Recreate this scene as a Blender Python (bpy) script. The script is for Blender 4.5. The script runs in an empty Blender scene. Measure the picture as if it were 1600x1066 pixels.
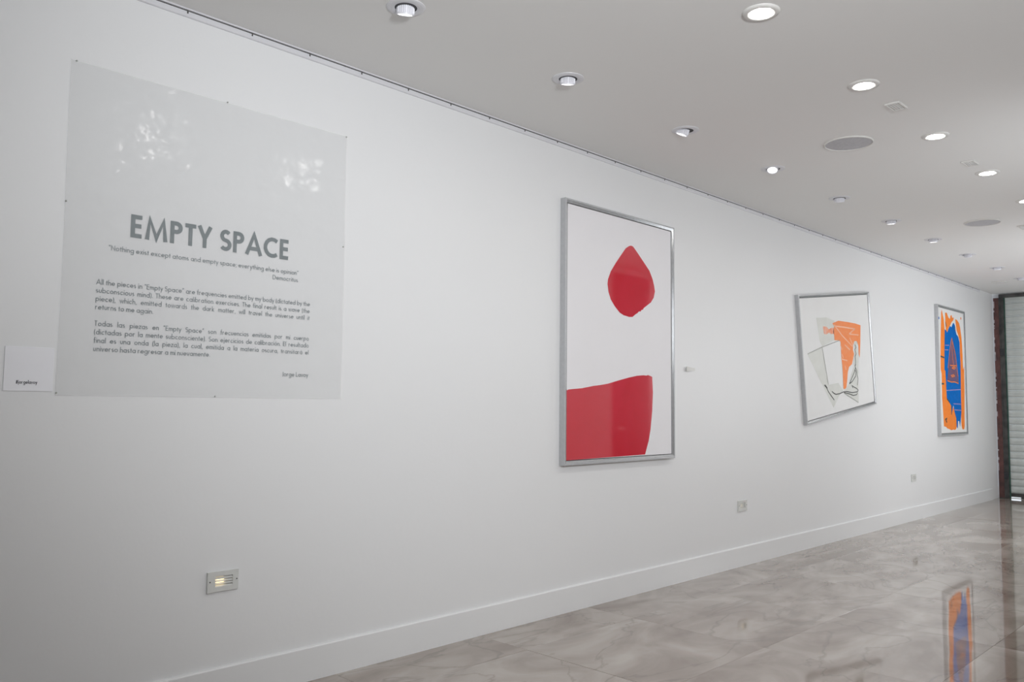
import bpy, bmesh, math, random
from mathutils import Matrix, Vector

# ---------------------------------------------------------------- camera, world, lights, exposure
sc = bpy.context.scene
col = sc.collection
R = math.radians
WY = 3.470          # the long white wall stands at y = WY, x runs along it, z is up
CH = 3.0            # ceiling height
CAM_Z = 1.3054
YAW, PITCH, ROLL, FPX = 0.79804, 0.07460, 0.010725, 1300.0

def make_camera():
    f = Vector((math.sin(YAW)*math.cos(PITCH), math.cos(YAW)*math.cos(PITCH), math.sin(PITCH)))
    r0 = Vector((math.cos(YAW), -math.sin(YAW), 0)); u0 = r0.cross(f)
    c, s = math.cos(ROLL), math.sin(ROLL)
    r = r0*c + u0*s; u = u0*c - r0*s
    cam = bpy.data.cameras.new('camera'); o = bpy.data.objects.new('camera', cam); col.objects.link(o)
    cam.sensor_width = 36.0; cam.lens = FPX*36.0/1600.0; cam.clip_start = 0.05
    m = Matrix((r, u, -f)).transposed().to_4x4(); m.translation = (0, 0, CAM_Z)
    o.matrix_world = m
    sc.camera = o
make_camera()

sc.view_settings.view_transform = 'Standard'
sc.view_settings.look = 'None'
sc.view_settings.gamma = 1.0
sc.view_settings.use_curve_mapping = False
sc.view_settings.exposure = 0.0

world = bpy.data.worlds.new('overcast_sky'); sc.world = world; world.use_nodes = True
world.node_tree.nodes['Background'].inputs[0].default_value = (0.86, 0.93, 1.0, 1)
world.node_tree.nodes['Background'].inputs[1].default_value = 1.6

def area(name, loc, target, sx, sy, power, color=(1, 1, 1), shape='RECTANGLE', spread=180):
    l = bpy.data.lights.new(name, 'AREA'); l.shape = shape; l.size = sx; l.size_y = sy
    l.energy = power; l.color = color; l.spread = R(spread)
    o = bpy.data.objects.new(name, l); col.objects.link(o); o.location = loc
    d = Vector(target) - Vector(loc); o.rotation_euler = d.to_track_quat('-Z', 'Y').to_euler()
    return o
KEY_W, NEAR_FILL_W, GLOW_W, DOWN_L, FAR_W = 398.0, 11.5, 25.0, 188.0, 34.0
l = bpy.data.lights.new('studio_strobe', 'SPOT'); l.energy = KEY_W; l.color = (0.95, 0.975, 1.0)
l.spot_size = R(120); l.spot_blend = 1.0; l.shadow_soft_size = 0.14
o = bpy.data.objects.new('studio_strobe', l); col.objects.link(o); o.location = (0.75, -0.57, 2.2)
o.rotation_euler = (Vector((4.6, WY, 3.5)) - o.location).to_track_quat('-Z', 'Y').to_euler()
area('near_fill_light', (6.1, 0.68, 2.3), (6.1, WY, 2.4), 1.8, 1.1, NEAR_FILL_W, (0.93, 0.965, 1.0))  # unseen fill lamp added to brighten the upper middle of the wall
area('added_glow_light', (9.75, 0.68, 1.55), (9.75, WY, 1.55), 0.42, 1.9, GLOW_W, (0.93, 0.965, 1.0))  # unseen lamp added for the glow right of the red painting
area('far_fill_light', (12.1, 0.68, 1.9), (12.3, WY, 1.9), 1.3, 1.5, FAR_W, (0.93, 0.965, 1.0))  # unseen fill lamp added to brighten the far end of the wall
# ---------------------------------------------------------------- helpers
def tag(o, label=None, cat=None, group=None, kind=None):
    if label: o['label'] = label
    if cat: o['category'] = cat
    if group: o['group'] = group
    if kind: o['kind'] = kind
    return o

def empty(name, loc, label=None, cat=None, group=None):
    o = bpy.data.objects.new(name, None); col.objects.link(o); o.location = loc
    o.empty_display_size = 0.05
    return tag(o, label, cat, group)

def obj(name, bm, mat, parent=None, loc=None, smooth=False):
    me = bpy.data.meshes.new(name)
    if isinstance(bm, bmesh.types.BMesh):
        bm.normal_update(); bm.to_mesh(me); bm.free()
    else:
        me.from_pydata(bm[0], [], bm[1]); me.update()
    if mat: me.materials.append(mat)
    if smooth:
        for p in me.polygons: p.use_smooth = True
    o = bpy.data.objects.new(name, me); col.objects.link(o)
    if parent: o.parent = parent
    if loc: o.location = loc
    return o

def box(bm, x0, x1, y0, y1, z0, z1, bevel=0.0):
    r = bmesh.ops.create_cube(bm, size=1.0)
    for v in r['verts']:
        v.co = Vector(((x0+x1)/2 + v.co.x*(x1-x0), (y0+y1)/2 + v.co.y*(y1-y0), (z0+z1)/2 + v.co.z*(z1-z0)))
    if bevel:
        es = list({e for v in r['verts'] for e in v.link_edges})
        bmesh.ops.bevel(bm, geom=es, offset=bevel, segments=1, affect='EDGES')
    return bm

def bx(*a, **k): return box(bmesh.new(), *a, **k)

def lathe(prof, n=32, bm=None, close=False):
    """surface of revolution about z; prof = [(r, z)...]"""
    bm = bm or bmesh.new(); rings = []
    for r, z in prof:
        if r < 1e-6: rings.append([bm.verts.new((0, 0, z))])
        else: rings.append([bm.verts.new((r*math.cos(2*math.pi*i/n), r*math.sin(2*math.pi*i/n), z)) for i in range(n)])
    for a, b in zip(rings, rings[1:]):
        for i in range(n):
            j = (i+1) % n
            if len(a) == 1 and len(b) == 1: continue
            if len(a) == 1: bm.faces.new((a[0], b[i], b[j]))
            elif len(b) == 1: bm.faces.new((a[i], b[0], a[j]))
            else: bm.faces.new((a[i], b[i], b[j], a[j]))
    bmesh.ops.recalc_face_normals(bm, faces=bm.faces)
    return bm

def extrude_profile(pts, x0, x1):
    """closed profile in (y, z) swept along x"""
    bm = bmesh.new()
    a = [bm.verts.new((x0, y, z)) for y, z in pts]; b = [bm.verts.new((x1, y, z)) for y, z in pts]
    n = len(pts)
    for i in range(n): bm.faces.new((a[i], a[(i+1) % n], b[(i+1) % n], b[i]))
    bm.faces.new(a); bm.faces.new(b)
    bmesh.ops.recalc_face_normals(bm, faces=bm.faces)
    return bm

# ---------------------------------------------------------------- materials
def srgb(r, g, b):
    f = lambda c: (c/255/12.92) if c <= 10 else ((c/255+0.055)/1.055)**2.4
    return (f(r), f(g), f(b), 1)

def mat(name, color, rough=0.5, metal=0.0, spec=0.5, coat=0.0, coat_rough=0.03):
    m = bpy.data.materials.new(name); m.use_nodes = True
    p = m.node_tree.nodes['Principled BSDF']
    p.inputs['Base Color'].default_value = color; p.inputs['Roughness'].default_value = rough
    p.inputs['Metallic'].default_value = metal; p.inputs['Specular IOR Level'].default_value = spec
    p.inputs['Coat Weight'].default_value = coat; p.inputs['Coat Roughness'].default_value = coat_rough
    return m

def nodes(m): return m.node_tree.nodes, m.node_tree.links, m.node_tree.nodes['Principled BSDF']

def add_noise(m, scale, lo, hi, detail=4, bump=0.0, bump_scale=None, dist=0.0):
    """procedural mottling between two colours, and fine relief"""
    N, L, p = nodes(m)
    tc = N.new('ShaderNodeTexCoord')
    nz = N.new('ShaderNodeTexNoise'); nz.inputs['Scale'].default_value = scale; nz.inputs['Detail'].default_value = detail
    nz.inputs['Distortion'].default_value = dist
    L.new(tc.outputs['Object'], nz.inputs['Vector'])
    cr = N.new('ShaderNodeValToRGB'); cr.color_ramp.elements[0].position = 0.3; cr.color_ramp.elements[1].position = 0.7
    cr.color_ramp.elements[0].color = lo; cr.color_ramp.elements[1].color = hi
    L.new(nz.outputs['Fac'], cr.inputs['Fac']); L.new(cr.outputs['Color'], p.inputs['Base Color'])
    if bump:
        n2 = N.new('ShaderNodeTexNoise'); n2.inputs['Scale'].default_value = bump_scale or scale*8
        n2.inputs['Detail'].default_value = 3
        L.new(tc.outputs['Object'], n2.inputs['Vector'])
        b = N.new('ShaderNodeBump'); b.inputs['Strength'].default_value = bump; b.inputs['Distance'].default_value = 0.01
        L.new(n2.outputs['Fac'], b.inputs['Height']); L.new(b.outputs['Normal'], p.inputs['Normal'])
    return m

def emit(name, color, strength):
    m = bpy.data.materials.new(name); m.use_nodes = True
    N, L, p = nodes(m)
    p.inputs['Base Color'].default_value = (0.8, 0.8, 0.8, 1)
    p.inputs['Emission Color'].default_value = color; p.inputs['Emission Strength'].default_value = strength
    return m

WALL = add_noise(mat('white_wall_paint', (0.84, 0.845, 0.85, 1), 0.38, spec=0.45), 0.6,
                 (0.835, 0.84, 0.848, 1), (0.85, 0.853, 0.858, 1), bump=0.06, bump_scale=30)
CEIL = add_noise(mat('white_ceiling_paint', (0.8, 0.795, 0.785, 1), 0.7, spec=0.3), 0.5, (0.845, 0.84, 0.828, 1), (0.86, 0.855, 0.843, 1))
TRIM = add_noise(mat('white_gloss_trim', (0.84, 0.845, 0.85, 1), 0.3), 1.5, (0.835, 0.84, 0.847, 1), (0.85, 0.853, 0.857, 1))
ALU = add_noise(mat('white_anodised_rail', (0.8, 0.8, 0.83, 1), 0.35, 0.2), 5, (0.78, 0.78, 0.82, 1), (0.82, 0.82, 0.85, 1))
DARK = add_noise(mat('dark_gap', (0.03, 0.03, 0.035, 1), 0.6), 8, (0.03, 0.03, 0.035, 1), (0.05, 0.05, 0.055, 1))
FRAME = add_noise(mat('brushed_silver_frame', (0.5, 0.51, 0.52, 1), 0.36, 0.35), 40, (0.5, 0.51, 0.525, 1), (0.55, 0.555, 0.57, 1))
FRAMEP = add_noise(mat('polished_silver_lip', (0.5, 0.5, 0.51, 1), 0.22, 0.8), 30, (0.42, 0.43, 0.44, 1), (0.47, 0.48, 0.49, 1))
CANV = add_noise(mat('glossy_white_canvas', (0.8, 0.79, 0.8, 1), 0.5), 4, (0.855, 0.84, 0.86, 1), (0.87, 0.855, 0.875, 1))
PAPER = add_noise(mat('white_art_paper', (0.84, 0.84, 0.83, 1), 0.45), 6, (0.83, 0.83, 0.825, 1), (0.85, 0.85, 0.845, 1))
RED = add_noise(mat('glossy_crimson_paint', (0.4, 0.02, 0.04, 1), 0.3, spec=0.2, coat=1.0, coat_rough=0.05), 3, srgb(206, 6, 40), srgb(212, 16, 50), dist=1)
ORANGE = add_noise(mat('orange_paint', srgb(244, 132, 40), 0.5, spec=0.2), 12, srgb(250, 130, 36), srgb(255, 148, 60), dist=2)
ORANGEF = add_noise(mat('neon_orange_film', srgb(255, 130, 50), 0.35), 14, srgb(255, 138, 58), srgb(255, 152, 88), dist=1.5)
PEACH = add_noise(mat('pale_peach_crease', srgb(255, 185, 150), 0.4), 14, srgb(255, 180, 140), srgb(255, 200, 170))
SPLOTCH = add_noise(mat('faded_orange_smear', srgb(250, 160, 120), 0.4), 22, srgb(246, 140, 90), srgb(240, 195, 175), dist=1)
BLUE = add_noise(mat('cobalt_blue_paint', srgb(0, 104, 186), 0.5, spec=0.05), 12, srgb(0, 100, 184), srgb(0, 112, 200), dist=2)
MAROON = add_noise(mat('mottled_maroon_paint', srgb(115, 75, 85), 0.45), 10, srgb(70, 84, 140), srgb(132, 68, 66), dist=3)
LILAC = add_noise(mat('pale_violet_line', srgb(150, 130, 190), 0.5), 12, srgb(140, 120, 185), srgb(165, 150, 200))
INK = add_noise(mat('black_thread', srgb(60, 60, 60), 0.6), 15, srgb(50, 50, 50), srgb(90, 90, 88))
PENCIL = add_noise(mat('grey_pencil_line', srgb(165, 168, 162), 0.6), 15, srgb(158, 160, 155), srgb(180, 182, 176))
FILMG = add_noise(mat('grey_green_film', srgb(205, 207, 200), 0.25), 9, srgb(224, 225, 219), srgb(230, 231, 226))
GREY = add_noise(mat('speaker_mesh_grey', srgb(165, 165, 168), 0.7), 60, srgb(188, 188, 192), srgb(200, 200, 204), bump=0.3, bump_scale=250)
PLAST = add_noise(mat('white_plastic', srgb(225, 224, 220), 0.4), 6, srgb(222, 221, 217), srgb(230, 229, 226))
LAMPW = add_noise(mat('white_lamp_housing', (0.84, 0.84, 0.9, 1), 0.35), 10, (0.83, 0.83, 0.88, 1), (0.87, 0.87, 0.92, 1))
RING = add_noise(mat('satin_lamp_ring', (0.7, 0.7, 0.72, 1), 0.35), 10, (0.7, 0.7, 0.73, 1), (0.75, 0.75, 0.78, 1))
PLATE = add_noise(mat('satin_grey_step_light', srgb(215, 216, 213), 0.4), 20, srgb(214, 215, 212), srgb(222, 223, 220))
RED.node_tree.nodes['Principled BSDF'].inputs['Coat IOR'].default_value = 1.8
CARD = add_noise(mat('white_card', (0.86, 0.86, 0.91, 1), 0.5), 8, (0.89, 0.89, 0.93, 1), (0.92, 0.92, 0.955, 1))
LETTER = add_noise(mat('grey_lettering', srgb(125, 133, 135), 0.5), 20, srgb(126, 134, 136), srgb(136, 143, 145))
BLACKT = add_noise(mat('black_print', srgb(35, 35, 45), 0.5), 20, srgb(30, 30, 40), srgb(45, 45, 55))
RUST = add_noise(mat('oxide_brown_steel', srgb(95, 62, 60), 0.6), 7, srgb(62, 42, 42), srgb(112, 72, 68), detail=6, bump=0.3, bump_scale=40)
GUIDE = add_noise(mat('dark_steel_guide', srgb(75, 75, 74), 0.5, 0.4), 9, srgb(60, 60, 60), srgb(95, 94, 92))
SLAT = add_noise(mat('galvanised_slat', srgb(200, 205, 202), 0.45), 5, srgb(190, 196, 193), srgb(212, 216, 213), detail=6)
GREEN = add_noise(mat('dark_green_edge', srgb(40, 75, 65), 0.5), 9, srgb(30, 62, 54), srgb(60, 98, 86))
PAVE = add_noise(mat('outdoor_concrete', srgb(200, 200, 198), 0.8), 9, srgb(190, 190, 188), srgb(212, 212, 210), bump=0.3)
PLASTER = add_noise(mat('peeled_plaster', srgb(190, 180, 182), 0.8), 12, srgb(176, 164, 168), srgb(205, 198, 200), bump=0.3)
DOORM = add_noise(mat('charcoal_door_paint', srgb(60, 60, 64), 0.5), 3, srgb(56, 56, 60), srgb(66, 66, 70))
PANE = add_noise(mat('added_window_pane', (0.85, 0.88, 0.9, 1), 0.2), 3, (0.84, 0.87, 0.89, 1), (0.87, 0.9, 0.92, 1))  # opaque pale panes behind the added fill lamps
DIFF = emit('lit_diffuser', (1.0, 0.985, 0.955, 1), DOWN_L)
LENS = emit('lit_spot_lens', (1.0, 0.99, 0.97, 1), 6.0)
WARM = emit('warm_bulb', (1.0, 0.72, 0.36, 1), 2.4)
DIM = emit('dim_warm_bulb', (1.0, 0.72, 0.36, 1), 0.5)

def marble_tile():
    m = mat('polished_stone_tile', (0.4, 0.38, 0.36, 1), 0.04)
    N, L, p = nodes(m); p.inputs['IOR'].default_value = 1.9
    tc = N.new('ShaderNodeTexCoord'); oi = N.new('ShaderNodeObjectInfo')
    off = N.new('ShaderNodeVectorMath'); off.operation = 'MULTIPLY'; off.inputs[1].default_value = (37.0, 53.0, 0)
    cmb = N.new('ShaderNodeCombineXYZ')
    L.new(oi.outputs['Random'], cmb.inputs[0]); L.new(oi.outputs['Random'], cmb.inputs[1])
    L.new(cmb.outputs[0], off.inputs[0])
    add = N.new('ShaderNodeVectorMath'); add.operation = 'ADD'
    L.new(tc.outputs['Object'], add.inputs[0]); L.new(off.outputs[0], add.inputs[1])
    mp = N.new('ShaderNodeMapping'); mp.inputs['Scale'].default_value = (0.75, 1.5, 1); mp.inputs['Rotation'].default_value = (0, 0, 0.5)
    L.new(add.outputs[0], mp.inputs[0])
    n1 = N.new('ShaderNodeTexNoise'); n1.inputs['Scale'].default_value = 1.7; n1.inputs['Detail'].default_value = 6; n1.inputs['Distortion'].default_value = 1.2
    L.new(mp.outputs[0], n1.inputs['Vector'])
    cr = N.new('ShaderNodeValToRGB'); e = cr.color_ramp.elements
    e[0].position = 0.32; e[0].color = TILE_LO; e[1].position = 0.68; e[1].color = TILE_HI
    L.new(n1.outputs['Fac'], cr.inputs[0])
    # veins: thin ridges where a distorted noise crosses its mid value
    n2 = N.new('ShaderNodeTexNoise'); n2.inputs['Scale'].default_value = 1.3; n2.inputs['Detail'].default_value = 5; n2.inputs['Distortion'].default_value = 0.9
    L.new(mp.outputs[0], n2.inputs['Vector'])
    s = N.new('ShaderNodeMath'); s.operation = 'SUBTRACT'; s.inputs[1].default_value = 0.5; L.new(n2.outputs['Fac'], s.inputs[0])
    a = N.new('ShaderNodeMath'); a.operation = 'ABSOLUTE'; L.new(s.outputs[0], a.inputs[0])
    cv = N.new('ShaderNodeValToRGB'); v = cv.color_ramp.elements
    v[0].position = 0.0; v[0].color = (0.42, 0.42, 0.42, 1); v[1].position = 0.016; v[1].color = (0, 0, 0, 1)
    L.new(a.outputs[0], cv.inputs[0])
    mx = N.new('ShaderNodeMix'); mx.data_type = 'RGBA'
    L.new(cv.outputs[0], mx.inputs['Factor']); L.new(cr.outputs[0], mx.inputs['A']); mx.inputs['B'].default_value = TILE_VEIN
    L.new(mx.outputs['Result'], p.inputs['Base Color'])
    # slightly uneven polish
    n3 = N.new('ShaderNodeTexNoise'); n3.inputs['Scale'].default_value = 5.0; n3.inputs['Detail'].default_value = 2
    L.new(add.outputs[0], n3.inputs['Vector'])
    b = N.new('ShaderNodeBump'); b.inputs['Strength'].default_value = 0.02; b.inputs['Distance'].default_value = 0.004
    L.new(n3.outputs['Fac'], b.inputs['Height']); L.new(b.outputs['Normal'], p.inputs['Normal'])
    return m
TILE_LO, TILE_HI, TILE_VEIN = srgb(138, 123, 112), srgb(186, 177, 168), srgb(110, 97, 87)
TILE = marble_tile()
GROUT = add_noise(mat('grout_bed', srgb(140, 132, 124), 0.8), 20, srgb(120, 112, 105), srgb(136, 128, 120))

def film_material():
    m = bpy.data.materials.new('translucent_plastic_film'); m.use_nodes = True
    N, L, p = nodes(m)
    p.inputs['Base Color'].default_value = (0.93, 0.935, 0.94, 1); p.inputs['Roughness'].default_value = 0.13
    p.inputs['Specular IOR Level'].default_value = 0.3
    tc = N.new('ShaderNodeTexCoord')
    n = N.new('ShaderNodeTexNoise'); n.inputs['Scale'].default_value = 11.0; n.inputs['Detail'].default_value = 1.5
    L.new(tc.outputs['Object'], n.inputs['Vector'])
    b = N.new('ShaderNodeBump'); b.inputs['Strength'].default_value = 0.3; b.inputs['Distance'].default_value = 0.02
    L.new(n.outputs['Fac'], b.inputs['Height']); L.new(b.outputs['Normal'], p.inputs['Normal'])
    t = N.new('ShaderNodeBsdfTransparent'); mx = N.new('ShaderNodeMixShader'); mx.inputs[0].default_value = 0.5
    L.new(t.outputs[0], mx.inputs[1]); L.new(p.outputs[0], mx.inputs[2])
    L.new(mx.outputs[0], N['Material Output'].inputs['Surface'])
    return m
FILM = film_material()

# art outlines in canvas fractions (right, down)
DROP=[(0.559,0.112),(0.579,0.108),(0.6,0.11),(0.641,0.131),(0.711,0.169),(0.767,0.2),(0.8,0.234),(0.817,0.263),(0.825,0.286),(0.813,0.314),(0.782,0.338),(0.732,0.358),(0.707,0.368),(0.7,0.375),(0.683,0.378),(0.678,0.384),(0.656,0.386),(0.645,0.393),(0.621,0.401),(0.594,0.413),(0.561,0.415),(0.507,0.411),(0.468,0.402),(0.422,0.379),(0.384,0.353),(0.362,0.323),(0.353,0.29),(0.358,0.27),(0.383,0.236),(0.428,0.198),(0.48,0.159),(0.526,0.125)]
BLOCK=[(-0.003,0.733),(0.016,0.728),(0.127,0.722),(0.23,0.711),(0.288,0.707),(0.36,0.7),(0.458,0.685),(0.558,0.671),(0.636,0.662),(0.702,0.658),(0.735,0.659),(0.749,0.656),(0.766,0.658),(0.794,0.663),(0.801,0.73),(0.794,0.81),(0.776,0.89),(0.756,0.94),(0.719,0.996),(-0.0,1.0)]
ORANGE2=[(0.426,0.23),(0.515,0.214),(0.652,0.234),(0.774,0.255),(0.856,0.277),(0.837,0.415),(0.807,0.569),(0.795,0.532),(0.798,0.46),(0.777,0.415),(0.735,0.413),(0.715,0.453),(0.708,0.488),(0.72,0.525),(0.699,0.57),(0.679,0.613),(0.629,0.633),(0.605,0.677),(0.588,0.745),(0.568,0.806),(0.546,0.818),(0.523,0.812),(0.525,0.737),(0.53,0.645),(0.525,0.53),(0.527,0.397),(0.493,0.384),(0.44,0.378),(0.441,0.339),(0.43,0.304),(0.451,0.26)]
SPLOTCH2=[(0.288,0.248),(0.339,0.253),(0.369,0.28),(0.412,0.266),(0.442,0.271),(0.439,0.322),(0.398,0.322),(0.366,0.307),(0.33,0.32),(0.298,0.312)]
FILMS2=[[(0.207,0.17),(0.349,0.175),(0.461,0.212),(0.44,0.378),(0.26,0.415),(0.233,0.369)],[(0.056,0.459),(0.26,0.415),(0.264,0.482),(0.31,0.748),(0.44,0.871),(0.362,0.951),(0.194,0.684)],[(0.31,0.748),(0.455,0.751),(0.514,0.825),(0.44,0.871)],[(0.512,0.838),(0.62,0.778),(0.766,0.696),(0.743,0.968)]]
BAND2=[(0.731,0.413),(0.777,0.418),(0.789,0.531),(0.772,0.697),(0.756,0.766),(0.706,0.748),(0.619,0.781),(0.654,0.706),(0.704,0.642),(0.71,0.571),(0.731,0.502)]
CREASE2=[[(0.449,0.246),(0.557,0.347),(0.704,0.458)],[(0.467,0.258),(0.586,0.275),(0.757,0.304)],[(0.664,0.343),(0.723,0.317),(0.763,0.304)],[(0.674,0.344),(0.812,0.363)],[(0.52,0.55),(0.611,0.575)],[(0.67,0.376),(0.715,0.453)],[(0.571,0.615),(0.58,0.653)],[(0.523,0.426),(0.54,0.473)],[(0.586,0.431),(0.66,0.484)],[(0.536,0.508),(0.551,0.544)]]
STRING2=[[(0.25,0.74),(0.275,0.762),(0.306,0.809),(0.375,0.886)],[(0.263,0.74),(0.292,0.774)],[(0.352,0.81),(0.378,0.83),(0.405,0.843),(0.462,0.846),(0.516,0.839)],[(0.516,0.839),(0.571,0.844),(0.649,0.865),(0.731,0.87),(0.746,0.857),(0.725,0.839),(0.68,0.818),(0.653,0.802),(0.665,0.825)],[(0.527,0.847),(0.607,0.87),(0.666,0.893),(0.717,0.893),(0.73,0.881)],[(0.619,0.781),(0.655,0.742),(0.704,0.689),(0.728,0.65),(0.722,0.632),(0.738,0.622)],[(0.619,0.781),(0.662,0.768),(0.719,0.728),(0.735,0.692),(0.717,0.667)],[(0.728,0.65),(0.747,0.682),(0.745,0.723),(0.758,0.755),(0.739,0.811)],[(0.744,0.444),(0.757,0.469),(0.737,0.491),(0.753,0.528),(0.733,0.55),(0.739,0.598),(0.731,0.627)]]
PENCIL2=[[(0.056,0.459),(0.259,0.421),(0.513,0.386)],[(0.53,0.852),(0.739,0.968)],[(0.259,0.421),(0.31,0.748)]]
ORANGE3=[[(0.145,0.014),(0.174,0.048),(0.213,0.092),(0.236,0.168),(0.236,0.251),(0.215,0.387),(0.219,0.496),(0.24,0.503),(0.244,0.636),(0.257,0.714),(0.355,0.736),(0.412,0.781),(0.404,0.832),(0.529,0.781),(0.561,0.832),(0.599,0.896),(0.609,0.937),(0.581,0.966),(0.533,0.98),(0.474,0.974),(0.382,0.979),(0.306,0.969),(0.23,0.963),(0.194,0.952),(0.107,0.945),(0.096,0.86),(0.069,0.721),(0.076,0.528),(0.042,0.5),(0.048,0.392),(0.074,0.237),(0.107,0.103),(0.117,0.041)],[(0.269,0.033),(0.329,0.028),(0.394,0.065),(0.452,0.074),(0.474,0.045),(0.523,0.038),(0.539,0.061),(0.601,0.054),(0.585,0.078),(0.509,0.098),(0.444,0.13),(0.385,0.151),(0.327,0.19),(0.285,0.181),(0.267,0.12)],[(0.657,0.064),(0.74,0.07),(0.813,0.091),(0.853,0.129),(0.893,0.203),(0.91,0.267),(0.922,0.366),(0.924,0.479),(0.972,0.451),(0.961,0.626),(0.928,0.862),(0.923,0.952),(0.892,0.978),(0.823,0.976),(0.792,0.945),(0.788,0.897),(0.788,0.745),(0.796,0.599),(0.803,0.455),(0.807,0.482),(0.815,0.423),(0.812,0.374),(0.82,0.282),(0.808,0.228),(0.756,0.187),(0.709,0.162),(0.689,0.126)]]
BLUE3=[(0.236,0.168),(0.293,0.175),(0.326,0.191),(0.392,0.153),(0.443,0.131),(0.498,0.14),(0.556,0.107),(0.595,0.098),(0.641,0.118),(0.654,0.149),(0.692,0.19),(0.765,0.208),(0.809,0.255),(0.81,0.336),(0.823,0.423),(0.817,0.482),(0.82,0.489),(0.809,0.599),(0.802,0.745),(0.803,0.827),(0.766,0.897),(0.73,0.956),(0.7,0.906),(0.656,0.908),(0.637,0.967),(0.596,0.955),(0.585,0.885),(0.522,0.827),(0.49,0.778),(0.408,0.855),(0.399,0.781),(0.327,0.753),(0.243,0.72),(0.234,0.653),(0.228,0.58),(0.215,0.503),(0.183,0.496),(0.209,0.304)]
TRI3=[(0.498,0.219),(0.556,0.27),(0.642,0.358),(0.686,0.492),(0.723,0.543),(0.718,0.596),(0.442,0.589),(0.278,0.581),(0.312,0.523),(0.337,0.458),(0.413,0.328)]
TRIL3=[[(0.497,0.227),(0.542,0.281),(0.628,0.369),(0.705,0.543)],[(0.285,0.582),(0.441,0.591),(0.559,0.587),(0.713,0.598)],[(0.475,0.241),(0.399,0.339),(0.317,0.479)],[(0.491,0.294),(0.512,0.4),(0.541,0.452)],[(0.459,0.475),(0.562,0.481),(0.615,0.471),(0.564,0.464),(0.459,0.475)],[(0.424,0.538),(0.528,0.53),(0.579,0.54),(0.448,0.548)],[(0.405,0.456),(0.678,0.452)],[(0.508,0.261),(0.509,0.288)]]
PALE3=[[(0.233,0.661),(0.509,0.654),(0.802,0.646)],[(0.227,0.298),(0.382,0.292)],[(0.221,0.335),(0.352,0.331)],[(0.492,0.766),(0.785,0.768)],[(0.524,0.815),(0.791,0.82)]]
DARK3=[[(0.048,0.392),(0.117,0.395),(0.187,0.399)],[(0.063,0.61),(0.149,0.609)],[(0.153,0.894),(0.222,0.883),(0.194,0.903),(0.225,0.917)],[(0.242,0.725),(0.339,0.754)],[(0.42,0.781),(0.41,0.827),(0.401,0.855)],[(0.28,0.109),(0.298,0.144)],[(0.639,0.128),(0.641,0.165)]]
DOT3=[(-0.007,0.078),(0.038,0.078),(0.045,0.093),(0.012,0.101),(-0.009,0.093)]
DASH3=[(0.871,0.038),(0.907,0.037),(0.91,0.055),(0.879,0.058)]

# ---------------------------------------------------------------- the room shell
X0, X1, Y0 = -2.6, 13.78, -1.2      # near wall, far (shutter) wall, right wall
def struct(name, bm, m, parent=None):
    o = obj(name, bm, m, parent)
    if not parent: o['kind'] = 'structure'
    return o
T = 0.2
floor = struct('floor', bx(X0-T, X1+0.3, Y0-T, WY+T, -0.2, -0.012), GROUT)
struct('ceiling', bx(X0-T, X1+0.3, Y0-T, WY+T, CH, CH+0.2), CEIL)
struct('wall_left', bx(X0-T, X1-0.02, WY, WY+T, -0.012, CH), WALL)
PYW, PXW = 0.67, 4.9      # beyond x = PXW the room is narrower
wr = bx(X0-T, PXW, Y0-T, Y0, -0.012, CH)
struct('wall_right', wr, WALL)
struct('wall_partition', bx(PXW, X1, PYW-T, PYW, -0.012, CH), WALL)
struct('wall_return', bx(PXW, PXW+T, Y0, PYW-T, -0.012, CH), WALL)
def opening(name, x0, x1, z0, z1):  # frame and pane added around an unseen fill lamp on the solid wall
    t = 0.05; bm = bx(x0-t, x0, PYW, PYW+0.03, z0-t, z1+t); box(bm, x1, x1+t, PYW, PYW+0.03, z0-t, z1+t)
    box(bm, x0, x1, PYW, PYW+0.03, z1, z1+t); box(bm, x0, x1, PYW, PYW+0.03, z0-t, z0)
    o = struct(name, bm, TRIM); obj('pane', bx(x0, x1, PYW, PYW+0.004, z0, z1), PANE, o)
opening('added_window_1', 5.19, 7.01, 1.74, 2.86); opening('added_window_2', 11.44, 12.76, 1.14, 2.66); opening('added_door_2', 9.53, 9.97, 0.59, 2.51)  # surrounds for the added fill lamps, out of view
dk = struct('added_door_1', bx(8.12, 8.86, PYW, PYW+0.03, 0.0, 2.92, bevel=0.004), DOORM)  # unseen dark door, added for the dark column reflected in the red paint
obj('door_handle', bx(8.2, 8.32, PYW+0.045, PYW+0.06, 1.0, 1.02, bevel=0.003), ALU, dk); obj('door_rose', bx(8.2, 8.23, PYW+0.03, PYW+0.05, 0.98, 1.04, bevel=0.003), ALU, dk)
struct('wall_near', bx(X0-T, X0, Y0, WY, -0.012, CH), WALL)
SH_Y0, SH_Y1, SH_TOP = PYW+0.15, 3.385, 2.935
struct('wall_far', bx(X1-0.01, X1+0.3, Y0-T, SH_Y0, -0.012, CH), WALL)
struct('trim_1', bx(X1+0.02, X1+0.3, SH_Y0, WY+T, SH_TOP+0.055, CH), WALL)
struct('trim_2', bx(X1+0.09, X1+0.3, 3.40, WY+T, -0.012, SH_TOP+0.055), WALL)
struct('outdoor_pavement', bx(X1+0.05, X1+9, -4, 7, -0.25, -0.02), PAVE)

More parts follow.
